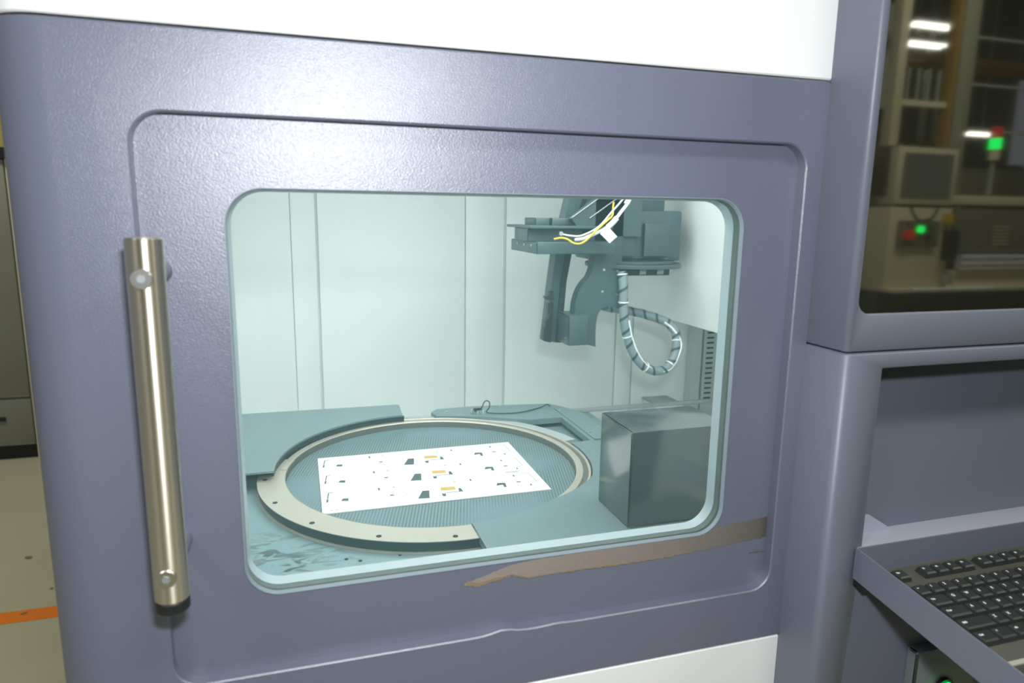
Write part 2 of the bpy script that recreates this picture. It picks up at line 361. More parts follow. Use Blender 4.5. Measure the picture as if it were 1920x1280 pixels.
# chamber lining, built of separate sheets with joints
CB = 1.30
bx_ = lambda n, x0, x1, y0, y1, z0, z1, m='panel', **k: box(n, M[m], mc, x0, x1, y0, y1, z0, z1, **k)
bx_('chamber_backing', -0.235, 1.42, CB+0.004, CB+0.012, 0.70, 1.92, 'seam')
for x0, x1 in ((-0.235, -0.0170), (-0.0160, 0.0485), (0.0550, 0.4720), (0.4738, 0.5915), (0.5985, 0.970), (0.974, 1.032), (1.036, 1.42)):
    bx_('wall_sheet', x0, x1, CB, CB+0.004, 0.72, 1.90, bev=0.0008)
bx_('chamber_side_left', -0.240, -0.236, 0.035, CB, 0.72, 1.90)
bx_('chamber_side_right', 1.40, 1.405, 0.035, CB, 0.72, 1.90)
bx_('chamber_ceiling', -0.235, 1.40, 0.035, CB, 1.90, 1.905)
bx_('chamber_floor', -0.235, 1.40, 0.035, CB, 0.715, 0.72)
bx_('front_inner_wall', 0.605, 1.40, 0.030, 0.036, 0.10, 1.90)
bx_('hanging_side_panel', 0.950, 0.958, 0.30, CB, 1.1755, 1.89, bev=0.001, label='white sheet panel hanging at the right of the chamber, its lower edge cut level')
bx_('machine_back', XL+0.004, 1.45, 1.40, 1.42, 0.08, 2.05, 'white')
bx_('machine_top', XL+0.004, 1.45, 0.02, 1.42, 2.045, 2.05, 'white')

# ---- door (recessed 15 mm) with window
WX0, WX1, WZ0, WZ1, WR = -0.0656, 0.5093, 1.0474, 1.4705, 0.036
YD = 0.015
door = prism('door', M['paint'], mc, rrect(DX0-0.02, DX1+0.02, DZ0-0.02, DZ1+0.02, 0.03, 4), [rrect(WX0, WX1, WZ0, WZ1, WR, 12)], YD, YD+0.020, 'y', label='slate blue door with a rounded window and a steel bar handle')
def ring_band(name, m, parent, y0, y1, t0, t1, label=None):
    """lip round the window opening, t = how far it stands into the opening at y0 and y1"""
    a = rrect(WX0, WX1, WZ0, WZ1, WR, 12, t0); b = rrect(WX0, WX1, WZ0, WZ1, WR, 12, t1); c = rrect(WX0, WX1, WZ0, WZ1, WR, 12, -0.0002)
    L = [[(p[0], y0, p[1]) for p in c], [(p[0], y0, p[1]) for p in a], [(p[0], y1, p[1]) for p in b], [(p[0], y1, p[1]) for p in c]]
    bm, V = loft(L); return link(name, to_mesh(bm, name), m, parent, label, smooth=40)
ring_band('window_edge', M['edge'], door, YD-0.0010, YD+0.0038, 0.0006, 0.0022, 'pale cyan outer edge of the window glass')
ring_band('window_seal', M['bezel'], door, YD+0.0038, YD+0.0185, 0.0005, 0.0005, 'grey rubber seal in the window opening')
ring_band('inner_lip', M['rim'], door, YD+0.0185, YD+0.0330, 0.0012, 0.0030, 'pale inner lip of the window opening')
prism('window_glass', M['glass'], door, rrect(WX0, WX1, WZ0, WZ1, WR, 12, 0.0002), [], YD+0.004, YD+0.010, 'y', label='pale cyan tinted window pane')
# handle: steel bar on two stand-offs
hx, hy, hr = -0.1235, -0.050, 0.0152
hb = cyl('handle_bar', M['steel'], door, (hx, hy, 1.096), (hx, hy, 1.4255), hr, n=40, bev=0.0012, label='brushed steel bar handle')
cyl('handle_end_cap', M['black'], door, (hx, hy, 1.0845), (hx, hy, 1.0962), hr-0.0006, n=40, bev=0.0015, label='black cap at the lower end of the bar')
for z in (1.392, 1.122):
    cyl('handle_post', M['paint_smooth'], door, (hx, hy+0.010, z), (hx, YD+0.0005, z), 0.0078, 0.0105, n=24)
    bm = cyl_bm((hx-0.0012, hy-hr-0.0012, z), (hx-0.0012, hy-hr+0.004, z), 0.0088, 0.0088, 28, bev=0.0008)
    link('handle_screw', to_mesh(bm, 'hs'), M['screw'], door, 'polished socket screw in the bar', smooth=40)
    bm = cyl_bm((hx-0.0012, hy-hr-0.0016, z), (hx-0.0012, hy-hr-0.0010, z), 0.0036, 0.0036, 6)
    link('hex_socket', to_mesh(bm, 'hx'), M['rail'], door)
# peeled strip of dried adhesive below the window
top = [(0.169, 1.0275), (0.20, 1.0360), (0.225, 1.0430), (0.26, 1.0462), (0.33, 1.0470), (0.40, 1.0470), (0.472, 1.0470), (0.490, 1.0510), (0.505, 1.0550), (0.525, 1.0570), (0.560, 1.0590), (0.5805, 1.0610)]
bot = [(0.169, 1.0262), (0.185, 1.0215), (0.205, 1.0262), (0.227, 1.0295), (0.247, 1.0235), (0.285, 1.0240), (0.322, 1.0238), (0.38, 1.0232), (0.432, 1.0238), (0.48, 1.0262), (0.53, 1.0290), (0.5805, 1.0325)]
def interp(L, x):
    for (xa, za), (xb, zb) in zip(L, L[1:]):
        if xa <= x <= xb: return za+(zb-za)*(x-xa)/(xb-xa)
    return L[-1][1]
def residue(name, m, x0, x1, ft, fb, y, label):
    n = int((x1-x0)/0.003); up = []; lo = []
    for i in range(n+1):
        x = x0+(x1-x0)*i/n; up.append((x, ft(x)+random.uniform(-.0004, .0004))); lo.append((x, fb(x)+random.uniform(-.0009, .0009)))
    prism(name, m, door, up+lo[::-1], [], y, YD+0.0004, 'y', label=label)
residue('adhesive_residue', M['residue'], 0.169, 0.5800, lambda x: interp(top, x), lambda x: interp(bot, x), YD-0.0006, 'brown strip of dried adhesive under the window')
residue('adhesive_edge', M['residue_edge'], 0.172, 0.47, lambda x: interp(bot, x)+0.0016+(0.004 if x < 0.235 else 0)*(1-(x-.172)/.063 if x < .235 else 0), lambda x: interp(bot, x), YD-0.0010, 'tan crumbled edge of the adhesive strip')
residue('scratch', M['residue_dark'], 0.555, 0.5800, lambda x: 1.0128-(x-.555)*.03, lambda x: 1.0115-(x-.555)*.03, YD-0.0004, 'short dark scratch')

# ================================================================== WORK TABLE
RCX, RCY = 0.236, 0.556
wt = thing('work_table', 'grey machine table carrying a round aluminium clamping ring behind the window', 'table', (RCX, RCY, 0.72))
box('table_base', M['deck_scuffed'], wt, -0.230, 0.70, 0.052, 0.90, 0.90, 0.9500, bev=0.001, label='scuffed grey base plate')
for x, y in ((-0.15, 0.15), (0.6, 0.15), (-0.15, 0.8), (0.6, 0.8)): box('table_leg', M['deck'], wt, x-.03, x+.03, y-.03, y+.03, 0.7205, 0.90)
def arc(r, a0, a1, n=64, cx=RCX, cy=RCY): return [(cx+r*math.cos(R(a0+(a1-a0)*i/n)), cy+r*math.sin(R(a0+(a1-a0)*i/n))) for i in range(n+1)]
def lathe(prof, n=128, a0=0, a1=360, cx=RCX, cy=RCY):
    bm = bmesh.new(); full = a1-a0 >= 360; V = []
    for i in range(n if full else n+1):
        t = R(a0+(a1-a0)*i/n); V.append([bm.verts.new((cx+r*math.cos(t), cy+r*math.sin(t), z)) for r, z in prof])
    m_ = len(prof)
    for i in range(len(V) if full else len(V)-1):
        a = V[i]; b = V[(i+1) % len(V)]
        for k in range(m_): bm.faces.new((a[k], a[(k+1) % m_], b[(k+1) % m_], b[k]))
    if not full:
        bm.faces.new(V[0]); bm.faces.new(V[-1])
    return bm
link('base_ring', to_mesh(lathe([(0.276, 0.9502), (0.3235, 0.9502), (0.3235, 0.9535), (0.276, 0.9535)], 110, 150, 272), 'br'), M['alu'], wt, 'thin tan ring under the clamping flange', smooth=35)
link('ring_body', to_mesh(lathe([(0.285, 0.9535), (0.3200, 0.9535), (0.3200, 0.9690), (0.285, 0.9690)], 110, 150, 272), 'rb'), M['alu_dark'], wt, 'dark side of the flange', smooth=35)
link('flange', to_mesh(lathe([(0.274, 0.9690), (0.3225, 0.9690), (0.3225, 0.9702), (0.274, 0.9702)], 110, 160, 271.4), 'fl'), M['alu'], wt, 'wide pale aluminium flange with screw holes', smooth=35)
link('rear_flange', to_mesh(lathe([(0.296, 0.9535), (0.338, 0.9535), (0.338, 0.9660), (0.296, 0.9660)], 90, 14, 100), 'rf'), M['deck_light'], wt, smooth=35)
prof = [(0.2750, 0.9535), (0.3030, 0.9535), (0.3030, 0.9706), (0.3022, 0.9716), (0.2985, 0.9716), (0.2978, 0.9706), (0.2978, 0.9655), (0.2880, 0.9655), (0.2880, 0.9706), (0.2872, 0.9716), (0.2760, 0.9716), (0.2750, 0.9706)]
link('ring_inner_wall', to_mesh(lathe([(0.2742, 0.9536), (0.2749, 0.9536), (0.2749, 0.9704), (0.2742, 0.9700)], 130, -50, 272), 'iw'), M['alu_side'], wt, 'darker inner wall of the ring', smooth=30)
link('ring_groove', to_mesh(lathe([(0.2881, 0.9650), (0.2977, 0.9650), (0.2977, 0.9662), (0.2881, 0.9662)], 150, -40, 172), 'gv'), M['alu_side'], wt, 'dark groove in the ring', smooth=30)  # separate groove floor, its recess shade put into the darker colour
link('clamping_ring', to_mesh(lathe(prof, 150, -58, 172), 'cr'), M['alu'], wt, 'grooved aluminium ring', smooth=25)
prism('stage_plate', M['stage'], wt, arc(0.2735, 0, 359, 120), [], 0.9500, 0.9578, 'z', label='grey ribbed plate inside the ring')
for x, y in ((-0.074, 0.555), (-0.048, 0.448), (0.014, 0.36), (0.105, 0.290), (0.211, 0.259)):
    d = Vector((x-RCX, y-RCY, 0)).normalized()*0.309
    cyl('screw_hole', M['slot'], wt, (RCX+d.x, RCY+d.y, 0.9695), (RCX+d.x, RCY+d.y, 0.9706), 0.0042, n=16)
for x, y in ((0.050, 0.259), (0.069, 0.249), (0.127, 0.251)): cyl('screw_hole', M['slot'], wt, (x, y, 0.9495), (x, y, 0.9506), 0.0028, n=14)
# left cover plate with its round cut-out
cut = [(RCX+0.2925*math.cos(R(a)), 0.549+0.2925*math.sin(R(a))) for a in [180-1.2*i for i in range(0, 74)]]
cut = [p for p in cut if p[0] < 0.215]
prism('left_cover_plate', M['deck'], wt, [(-0.228, 0.549)]+cut+[(0.217, 0.835), (0.2205, 0.931), (-0.228, 0.940)], [], 0.9842, 0.9880, 'z', label='grey cover plate at the left of the ring', smooth=30)
box('plate_support', M['deck'], wt, -0.228, 0.16, 0.902, 0.935, 0.90, 0.9841)
link('plate_gap_shade', to_mesh(lathe([(0.2950, 0.9500), (0.2990, 0.9500), (0.2990, 0.9841), (0.2950, 0.9841)], 60, 93, 176, 0.236, 0.549), 'pl'), M['alu_dark'], wt, 'dark strip standing in for the shade under the left plate', smooth=30)  # added dark strip, imitates the shaded gap below the thin plate
# right cover plate, ring cut-out and rectangular cut-out at the rear
cut = arc(0.2762, -88.4, -54, 36)+[(RCX+(0.2762+0.0293*i/12)*math.cos(R(-54+26*i/12)), RCY+(0.2762+0.0293*i/12)*math.sin(R(-54+26*i/12))) for i in range(1, 13)]+arc(0.3055, -24, 8, 24)
prism('right_cover_plate', M['deck'], wt, [(0.2445, 0.075)]+cut+[(0.585, 0.603), (0.585, 0.777), (0.508, 0.777), (0.40, 0.83), (0.300, 0.86), (0.293, 0.893), (0.311, 0.918), (0.412, 0.920), (0.470, 0.914), (0.597, 0.898), (0.622, 0.865), (0.650, 0.800), (0.655, 0.62), (0.655, 0.075)], [], 0.9603, 0.9735, 'z', label='grey cover plate at the right of the ring', smooth=30)
prism('edge_strip', M['deck'], wt, [(0.594, 0.600), (0.640, 0.600), (0.640, 0.720), (0.640, 0.795), (0.594, 0.850)], [], 0.9737, 0.9765, 'z', label='raised strip screwed along the plate')
for x, y in ((0.599, 0.822), (0.600, 0.640), (0.636, 0.675)): cyl('plate_screw', M['screw'], wt, (x, y, 0.9763), (x, y, 0.9785), 0.003, n=12)
for x, y in ((0.47, 0.905), (0.33, 0.885)): cyl('plate_screw', M['screw'], wt, (x, y, 0.9730), (x, y, 0.9752), 0.003, n=12)
box('cross_rail', M['rail'], wt, 0.45, 1.38, 0.872, 0.880, 0.9502, 0.9610, bev=0.001, label='grey rail running behind the table to the right')

# dark box on the right plate
bxs = box('cover_box', M['box'], None, 0.4705, 0.640, 0.1960, 0.3080, 0.9737, 1.1280, bev=0.0025)
tag(bxs, 'dark grey sheet metal box standing on the right table plate', 'box')
# small box at the rear
sb = thing('junction_box', 'small grey box low behind the table rail at the right', 'box', (1.06, 1.14, 0.72))
box('body', M['duct'], sb, 1.016, 1.100, 1.10, 1.18, 0.7203, 0.884, bev=0.001)
box('lid', M['deck_light'], sb, 1.014, 1.102, 1.098, 1.182, 0.8842, 0.889, bev=0.0008)

# slotted strut on the rear wall
ss = thing('slotted_strut', 'grey slotted metal duct standing upright against the rear chamber wall', 'cable duct', (1.29, 1.27, 0.72))
box('back_channel', M['duct'], ss, 1.238, 1.272, 1.262, 1.298, 0.7203, 1.60, label='plain side rail')
box('dark_gap', M['slot'], ss, 1.272, 1.279, 1.285, 1.298, 0.7203, 1.60)
ssf = box('slotted_face', M['duct'], ss, 1.279, 1.340, 1.262, 1.298, 0.7203, 1.60, label='face with a row of dark slots')
base = None
for i in range(34):
    z = 0.846+i*0.0172
    if base is None: base = box('slot', M['slot'], ssf, 1.290, 1.316, 1.2605, 1.2625, z-0.0028, z+0.0028); z0_ = z
    else:
        c = base.copy(); COL.objects.link(c); c.parent = ssf; c.location = base.location+Vector((0, 0, z-z0_))

# ================================================================== CIRCUIT BOARD
BX, BY = 0.0215, 0.4045
pc = thing('circuit_board_panel', 'white rectangular circuit board panel lying on the ribbed plate in the ring', 'circuit board', (BX, BY, 0.9580))
box('board', M['pcb'], pc, BX, BX+0.4005, BY, BY+0.2690, 0.9580, 0.9600, bev=0.0003)
def poly_part(name, m, pts, dy, h=0.00025, label=None):
    return prism(name, m, pc, [(BX+x, BY+y+dy) for x, y in pts], [], 0.9599, 0.9600+h, 'z', smooth=None, label=label)
def line_part(name, m, pts, w, dy, label=None):
    w *= 1.5
    bm = bmesh.new()
    for (xa, ya), (xb, yb) in zip(pts, pts[1:]):
        d = Vector((xb-xa, yb-ya)); d.normalize(); nrm = Vector((-d.y, d.x))*w/2; e = d*w*0.4
        q = [(xa-e.x+nrm.x, ya-e.y+nrm.y), (xb+e.x+nrm.x, yb+e.y+nrm.y), (xb+e.x-nrm.x, yb+e.y-nrm.y), (xa-e.x-nrm.x, ya-e.y-nrm.y)]
        prism_bm([(BX+x, BY+y+dy) for x, y in q], [], 0.9599, 0.96018, 'z', bm)
    return link(name, to_mesh(bm, name), m, pc, label)
def sq(x, y, w, h): return [(x-w/2, y-h/2), (x+w/2, y-h/2), (x+w/2, y+h/2), (x-w/2, y+h/2)]
G, LN = M['pcb_grey'], M['pcb_line']
for k in range(3):
    dy = -0.0848*k
    line_part('routed_outline', LN, [(0.0135, 0.2535), (0.10, 0.2600), (0.24, 0.2612), (0.3765, 0.2555)], 0.0007, dy)
    line_part('routed_outline', LN, [(0.0475, 0.2115), (0.0945, 0.2095), (0.1015, 0.1985), (0.1625, 0.1885), (0.2055, 0.1900)], 0.0007, dy)
    line_part('routed_outline', LN, [(0.2150, 0.1890), (0.330, 0.1930), (0.3705, 0.1955)], 0.0006, dy)
    line_part('routed_corner', G, [(0.0205, 0.2555), (0.0135, 0.2535), (0.0108, 0.2300)], 0.0013, dy)
    poly_part('cutout', G, [(0.0092, 0.2270), (0.0122, 0.2270), (0.0112, 0.2140), (0.0082, 0.2140)], dy)
    poly_part('cutout', G, [(0.0325, 0.2145), (0.0365, 0.2235), (0.0460, 0.2220), (0.0445, 0.2110)], dy)
    poly_part('cutout', G, [(0.0990, 0.2550), (0.1030, 0.2535), (0.1015, 0.2420), (0.0995, 0.2430)], dy)
    poly_part('cutout', G, sq(0.1275, 0.2510, 0.0022, 0.0040), dy)
    poly_part('cutout', G, [(0.1160, 0.2150), (0.1170, 0.2195), (0.1240, 0.2180), (0.1230, 0.2135)], dy)
    poly_part('cutout', LN, sq(0.1455, 0.2145, 0.0022, 0.0040), dy)
    line_part('routed_corner', LN, [(0.1600, 0.2225), (0.1665, 0.2205)], 0.0013, dy)
    poly_part('cutout', G, [(0.1745, 0.2210), (0.1865, 0.2195), (0.1812, 0.1862), (0.1615, 0.1888)], dy)
    poly_part('gold_pad', M['gold'], [(0.2075, 0.2275), (0.2345, 0.2250), (0.2330, 0.2105), (0.2072, 0.2125)], dy, 0.0006, 'gold plated pad')
    poly_part('cutout', G, [(0.2050, 0.2000), (0.2125, 0.1990), (0.2108, 0.1880), (0.2055, 0.1880)], dy)
    line_part('routed_corner', G, [(0.2115, 0.2030), (0.2400, 0.2012)], 0.0013, dy)
    poly_part('cutout', G, [(0.2390, 0.2165), (0.2432, 0.2158), (0.2445, 0.1998), (0.2368, 0.2005)], dy)
    poly_part('cutout', G, sq(0.2395, 0.2505, 0.0024, 0.0036), dy)
    poly_part('cutout', G, sq(0.2695, 0.2485, 0.0032, 0.0085), dy)
    poly_part('cutout', G, sq(0.3535, 0.2480, 0.0032, 0.0075), dy)
    poly_part('cutout', G, [(0.3085, 0.2095), (0.3140, 0.2215), (0.3280, 0.2185), (0.3255, 0.1990), (0.3208, 0.2000), (0.3215, 0.2110)], dy)
    poly_part('cutout', G, [(0.3490, 0.2155), (0.3500, 0.2195), (0.3580, 0.2175), (0.3570, 0.2135)], dy)
    line_part('routed_corner', LN, [(0.3765, 0.2555), (0.3855, 0.2535), (0.3872, 0.2120), (0.3735, 0.2045), (0.3710, 0.1955)], 0.0010, dy)
    poly_part('cutout', G, sq(0.3715, 0.1975, 0.0028, 0.0060), dy)
line_part('slot_mark', LN, [(0.3455, 0.0985), (0.3675, 0.0975)], 0.0034, 0)
for x in (0.0145, 0.0225): line_part('slot_mark', M['pcb_line'], [(x, 0.0095), (x+0.0025, 0.0092)], 0.0020, 0)

# ================================================================== SCANNING HEAD AND GANTRY
BK = M['black_paint']
sh = thing('scanning_head', 'black processing head hanging from the gantry at the upper right of the chamber', 'machine head', (0.80, 0.82, 1.70))
P = lambda n, pts, y0, y1, m=BK, **k: prism(n, m, sh, pts, [], y0, y1, 'y', **k)
Bx = lambda n, x0, x1, y0, y1, z0, z1, m=BK, bev=0.0015, **k: box(n, m, sh, x0, x1, y0, y1, z0, z1, bev, **k)
Bx('gantry_beam', -0.232, 1.395, 0.84, 0.96, 1.60, 1.72, label='beam across the top of the chamber')
P('support_bar', [(0.655, 1.615), (0.705, 1.615), (0.677, 1.528), (0.652, 1.440), (0.631, 1.354), (0.620, 1.290), (0.615, 1.214), (0.612, 1.138), (0.570, 1.143), (0.577, 1.208), (0.582, 1.270), (0.592, 1.355), (0.613, 1.443), (0.632, 1.528)], 0.86, 0.90, label='curved black support bar')
P('bar_edge_strip', [(0.668, 1.528), (0.677, 1.528), (0.631, 1.354), (0.620, 1.290), (0.615, 1.214), (0.612, 1.140), (0.596, 1.140), (0.600, 1.214), (0.606, 1.290), (0.617, 1.354)], 0.855, 0.8599, M['slot'])
P('bracket_plate', [(0.666, 1.58), (0.666, 1.403), (0.665, 1.359), (0.664, 1.330), (0.6605, 1.316), (0.655, 1.304), (0.646, 1.295), (0.638, 1.285), (0.631, 1.273), (0.626, 1.259), (0.622, 1.242), (0.619, 1.200), (0.642, 1.200), (0.657, 1.142), (0.678, 1.136), (0.6765, 1.165), (0.677, 1.195), (0.679, 1.207), (0.682, 1.217), (0.687, 1.225), (0.693, 1.230), (0.705, 1.234), (0.736, 1.227), (0.738, 1.328), (0.738, 1.58)], 0.80, 0.83, label='curved black bracket plate')
Bx('lower_block', 0.509, 0.700, 0.76, 0.955, 1.361, 1.388, label='long black block projecting to the left')
for y in (0.80, 0.85, 0.90): cyl('block_screw', M['screw'], sh, (0.5095, y, 1.379), (0.5078, y, 1.379), 0.0032, n=12)
Bx('middle_block', 0.500, 0.700, 0.80, 0.90, 1.388, 1.4175)
Bx('thin_plate', 0.497, 0.700, 0.775, 0.955, 1.4175, 1.4235, bev=0.0005)
Bx('chain_link', 0.5250, 0.5595, 0.82, 0.90, 1.4236, 1.4405)
Bx('chain_link', 0.5650, 0.6220, 0.82, 0.90, 1.4236, 1.4405)
P('sloping_plate', [(0.606, 1.440), (0.700, 1.512), (0.700, 1.58), (0.785, 1.58), (0.785, 1.400), (0.640, 1.400)], 0.80, 0.82)
def slant(name, a, b, y):
    link(name, to_mesh(cyl_bm((a[0], y, a[1]), (b[0], y, b[1]), 0.0014, n=8), name), M['rail'], sh, smooth=50)
slant('guide_strip', (0.606, 1.442), (0.712, 1.515), 0.7985); slant('guide_strip', (0.650, 1.441), (0.755, 1.513), 0.7985)
Bx('motor_housing', 0.690, 0.907, 0.82, 0.98, 1.340, 1.461, bev=0.006, label='large black motor housing')
Bx('motor_column', 0.700, 0.869, 0.842, 0.96, 1.455, 1.61, bev=0.003)
Bx('cover_plate', 0.725, 0.775, 0.8100, 0.8199, 1.352, 1.50, bev=0.001)
Bx('cover_plate', 0.800, 0.868, 0.8100, 0.8199, 1.352, 1.43, bev=0.001)
cyl('turntable_disc', BK, sh, (0.805, 0.875, 1.3235), (0.805, 0.875, 1.3335), 0.120, n=64, bev=0.002, label='round black flange under the motor housing')
cyl('turntable_disc', BK, sh, (0.800, 0.875, 1.3335), (0.800, 0.875, 1.3402), 0.106, n=64, bev=0.001)
Bx('connector_bar', 0.745, 0.868, 0.800, 0.822, 1.3065, 1.3235, M['black'])
for x in (0.785, 0.832): Bx('connector', x, x+0.018, 0.7975, 0.7999, 1.309, 1.321, M['rail'], bev=0.0006)
Bx('camera_box', 0.599, 0.648, 0.78, 0.858, 1.1455, 1.2170, M['black_paint'], label='small black camera box at the foot of the bracket')
for z in (1.206, 1.160): cyl('box_screw', M['screw'], sh, (0.5995, 0.800, z), (0.5978, 0.800, z), 0.0034, n=12)
for x, z in ((0.692, 1.3215), (0.690, 1.270), (0.728, 1.262), (0.727, 1.318)): cyl('plate_screw', M['screw'], sh, (x, 0.8005, z), (x, 0.7985, z), 0.0030, n=12)
P('sensor_strip', [(0.570, 1.236), (0.584, 1.240), (0.579, 1.142), (0.561, 1.147), (0.562, 1.180), (0.566, 1.182), (0.567, 1.199), (0.571, 1.203)], 0.845, 0.8599, M['black'])
P('sensor_clip', [(0.562, 1.256), (0.566, 1.252), (0.572, 1.256), (0.574, 1.268), (0.583, 1.268), (0.584, 1.246), (0.570, 1.246), (0.563, 1.250)], 0.845, 0.8599, M['black'])
P('sensor_clip', [(0.559, 1.196), (0.566, 1.201), (0.573, 1.214), (0.575, 1.196), (0.569, 1.193), (0.565, 1.196)], 0.835, 0.8449, M['black'])
# cables on the head
o = tube('yellow_cable', M['wire_yellow'], None, [(0.543, 0.744, 1.395), (0.558, 0.740, 1.398), (0.572, 0.736, 1.395), (0.585, 0.733, 1.387), (0.600, 0.730, 1.386), (0.615, 0.730, 1.394), (0.630, 0.730, 1.408), (0.646, 0.730, 1.423), (0.663, 0.730, 1.437), (0.680, 0.740, 1.449), (0.700, 0.78, 1.468), (0.71, 0.799, 1.478)], 0.0022); tag(o, 'thin yellow cable curving under the white cables on the black head', 'cable')
wc = thing('white_cable_loom', 'bundle of white cables with a tag rising across the black head', 'cable', (0.566, 0.735, 1.40))
tube('cable', M['wire_white'], wc, [(0.566, 0.758, 1.4060), (0.576, 0.744, 1.4035), (0.597, 0.735, 1.402), (0.617, 0.735, 1.408), (0.636, 0.735, 1.417), (0.652, 0.735, 1.429), (0.673, 0.735, 1.453), (0.698, 0.737, 1.479), (0.715, 0.742, 1.500), (0.735, 0.77, 1.54), (0.745, 0.799, 1.56)], 0.0020)
tube('cable', M['wire_white'], wc, [(0.600, 0.758, 1.3930), (0.610, 0.742, 1.396), (0.623, 0.737, 1.402), (0.643, 0.737, 1.410), (0.668, 0.737, 1.423), (0.687, 0.737, 1.441), (0.699, 0.737, 1.456), (0.716, 0.738, 1.477), (0.726, 0.742, 1.501), (0.74, 0.77, 1.54), (0.755, 0.799, 1.56)], 0.0040)
tube('sleeve', M['wire_white'], wc, [(0.668, 0.736, 1.423), (0.679, 0.736, 1.432), (0.689, 0.736, 1.443)], 0.0066, label='thick white sleeve')
tube('sleeve', M['wire_white'], wc, [(0.712, 0.738, 1.474), (0.722, 0.740, 1.492), (0.730, 0.75, 1.512)], 0.0064)
prism('tag', M['label_white'], wc, [(0.661, 1.4275), (0.688, 1.402), (0.670, 1.387), (0.646, 1.408)], [], 0.727, 0.7282, 'y', label='square white paper tag', smooth=None)
cyl('cable_gland', M['screw'], wc, (0.563, 0.7615, 1.407), (0.563, 0.752, 1.407), 0.0048, n=16)
# hanging hose loop with spiral wrap and ties
hp = [(0.737, 0.795, 1.318), (0.740, 0.790, 1.278), (0.742, 0.790, 1.240), (0.746, 0.790, 1.201), (0.756, 0.790, 1.161), (0.774, 0.790, 1.120), (0.801, 0.790, 1.087), (0.837, 0.792, 1.070), (0.870, 0.797, 1.073), (0.894, 0.803, 1.097), (0.906, 0.812, 1.131), (0.907, 0.826, 1.163), (0.895, 0.85, 1.182), (0.872, 0.875, 1.192), (0.838, 0.90, 1.201), (0.792, 0.91, 1.209), (0.754, 0.905, 1.216), (0.73, 0.88, 1.225)]
hs = thing('cable_hose', 'grey spiral wrapped cable hose hanging in a loop below the black head', 'hose', (0.737, 0.795, 1.32))
path = smooth_path(hp, 8)
link('sleeve', to_mesh(tube_bm(path, 0.0112, 14), 'sl'), M['hose'], hs, smooth=60)
bm = bmesh.new(); n = len(path)
tot = 0; prev = path[0]; ang = 0; sp = []
for i, p in enumerate(path):
    t = (path[min(i+1, n-1)]-path[max(i-1, 0)]).normalized(); up = Vector((0.13, 1, 0.21)).normalized(); a = t.cross(up).normalized(); b = t.cross(a)
    q = path[min(i+1, n-1)]
    for s in range(6):
        c = p.lerp(q, s/6); tot += (q-p).length/6; th = tot*2*math.pi/0.034
        sp.append((c+a*0.0115*math.cos(th)+b*0.0115*math.sin(th), t, (a*math.cos(th)+b*math.sin(th))))
va = []
for c, t, nr in sp: va.append((bm.verts.new(c-t*0.0036), bm.verts.new(c+t*0.0036+nr*0.0001)))
for u, v in zip(va, va[1:]): bm.faces.new((u[0], v[0], v[1], u[1]))
link('spiral_wrap', to_mesh(bm, 'sw'), M['hose_dark'], hs, 'dark spiral wrap band', smooth=60)
tube('inner_cable', M['wire_white'], hs, [(p[0]+0.0085 if i < 8 else p[0]-0.008, p[1]-0.007, p[2]+(0.004 if 5 < i < 9 else 0)) for i, p in enumerate(hp[3:13])], 0.0030, label='thin pale cable running along the hose')
for k in (2.5*1, 15, 32, 50, 68, 82):
    i = int(k); p = path[i]; t = (path[i+1]-path[i-1]).normalized()
    cyl('cable_tie', M['wire_white'], hs, p-t*0.0016, p+t*0.0016, 0.0128, n=20)

# small cable and clips on the rear plate
sc = thing('sensor_cable', 'thin black cable with a small loop and clips on the plate behind the ring', 'cable', (0.43, 0.85, 0.9735))
lp = [(0.395, 0.868, 0.976), (0.405, 0.862, 0.980), (0.412, 0.858, 0.990), (0.416, 0.856, 1.001), (0.423, 0.854, 1.0045), (0.4285, 0.852, 0.999), (0.427, 0.851, 0.988), (0.420, 0.850, 0.979), (0.425, 0.845, 0.9765), (0.450, 0.838, 0.9755), (0.49, 0.832, 0.9755), (0.53, 0.845, 0.9755), (0.565, 0.862, 0.9765), (0.583, 0.872, 0.979), (0.590, 0.866, 0.9755)]
tube('cable', M['wire_black'], sc, lp, 0.0013, 8, 8)
for x, y in ((0.386, 0.860), (0.399, 0.850), (0.411, 0.846)):
    cyl('clip', M['rail'], sc, (x, y, 0.9736), (x, y, 0.984), 0.0042, 0.0030, n=12, bev=0.0006)
box('clip_bar', M['black'], sc, 0.388, 0.408, 0.846, 0.853, 0.9840, 0.9890, bev=0.001)

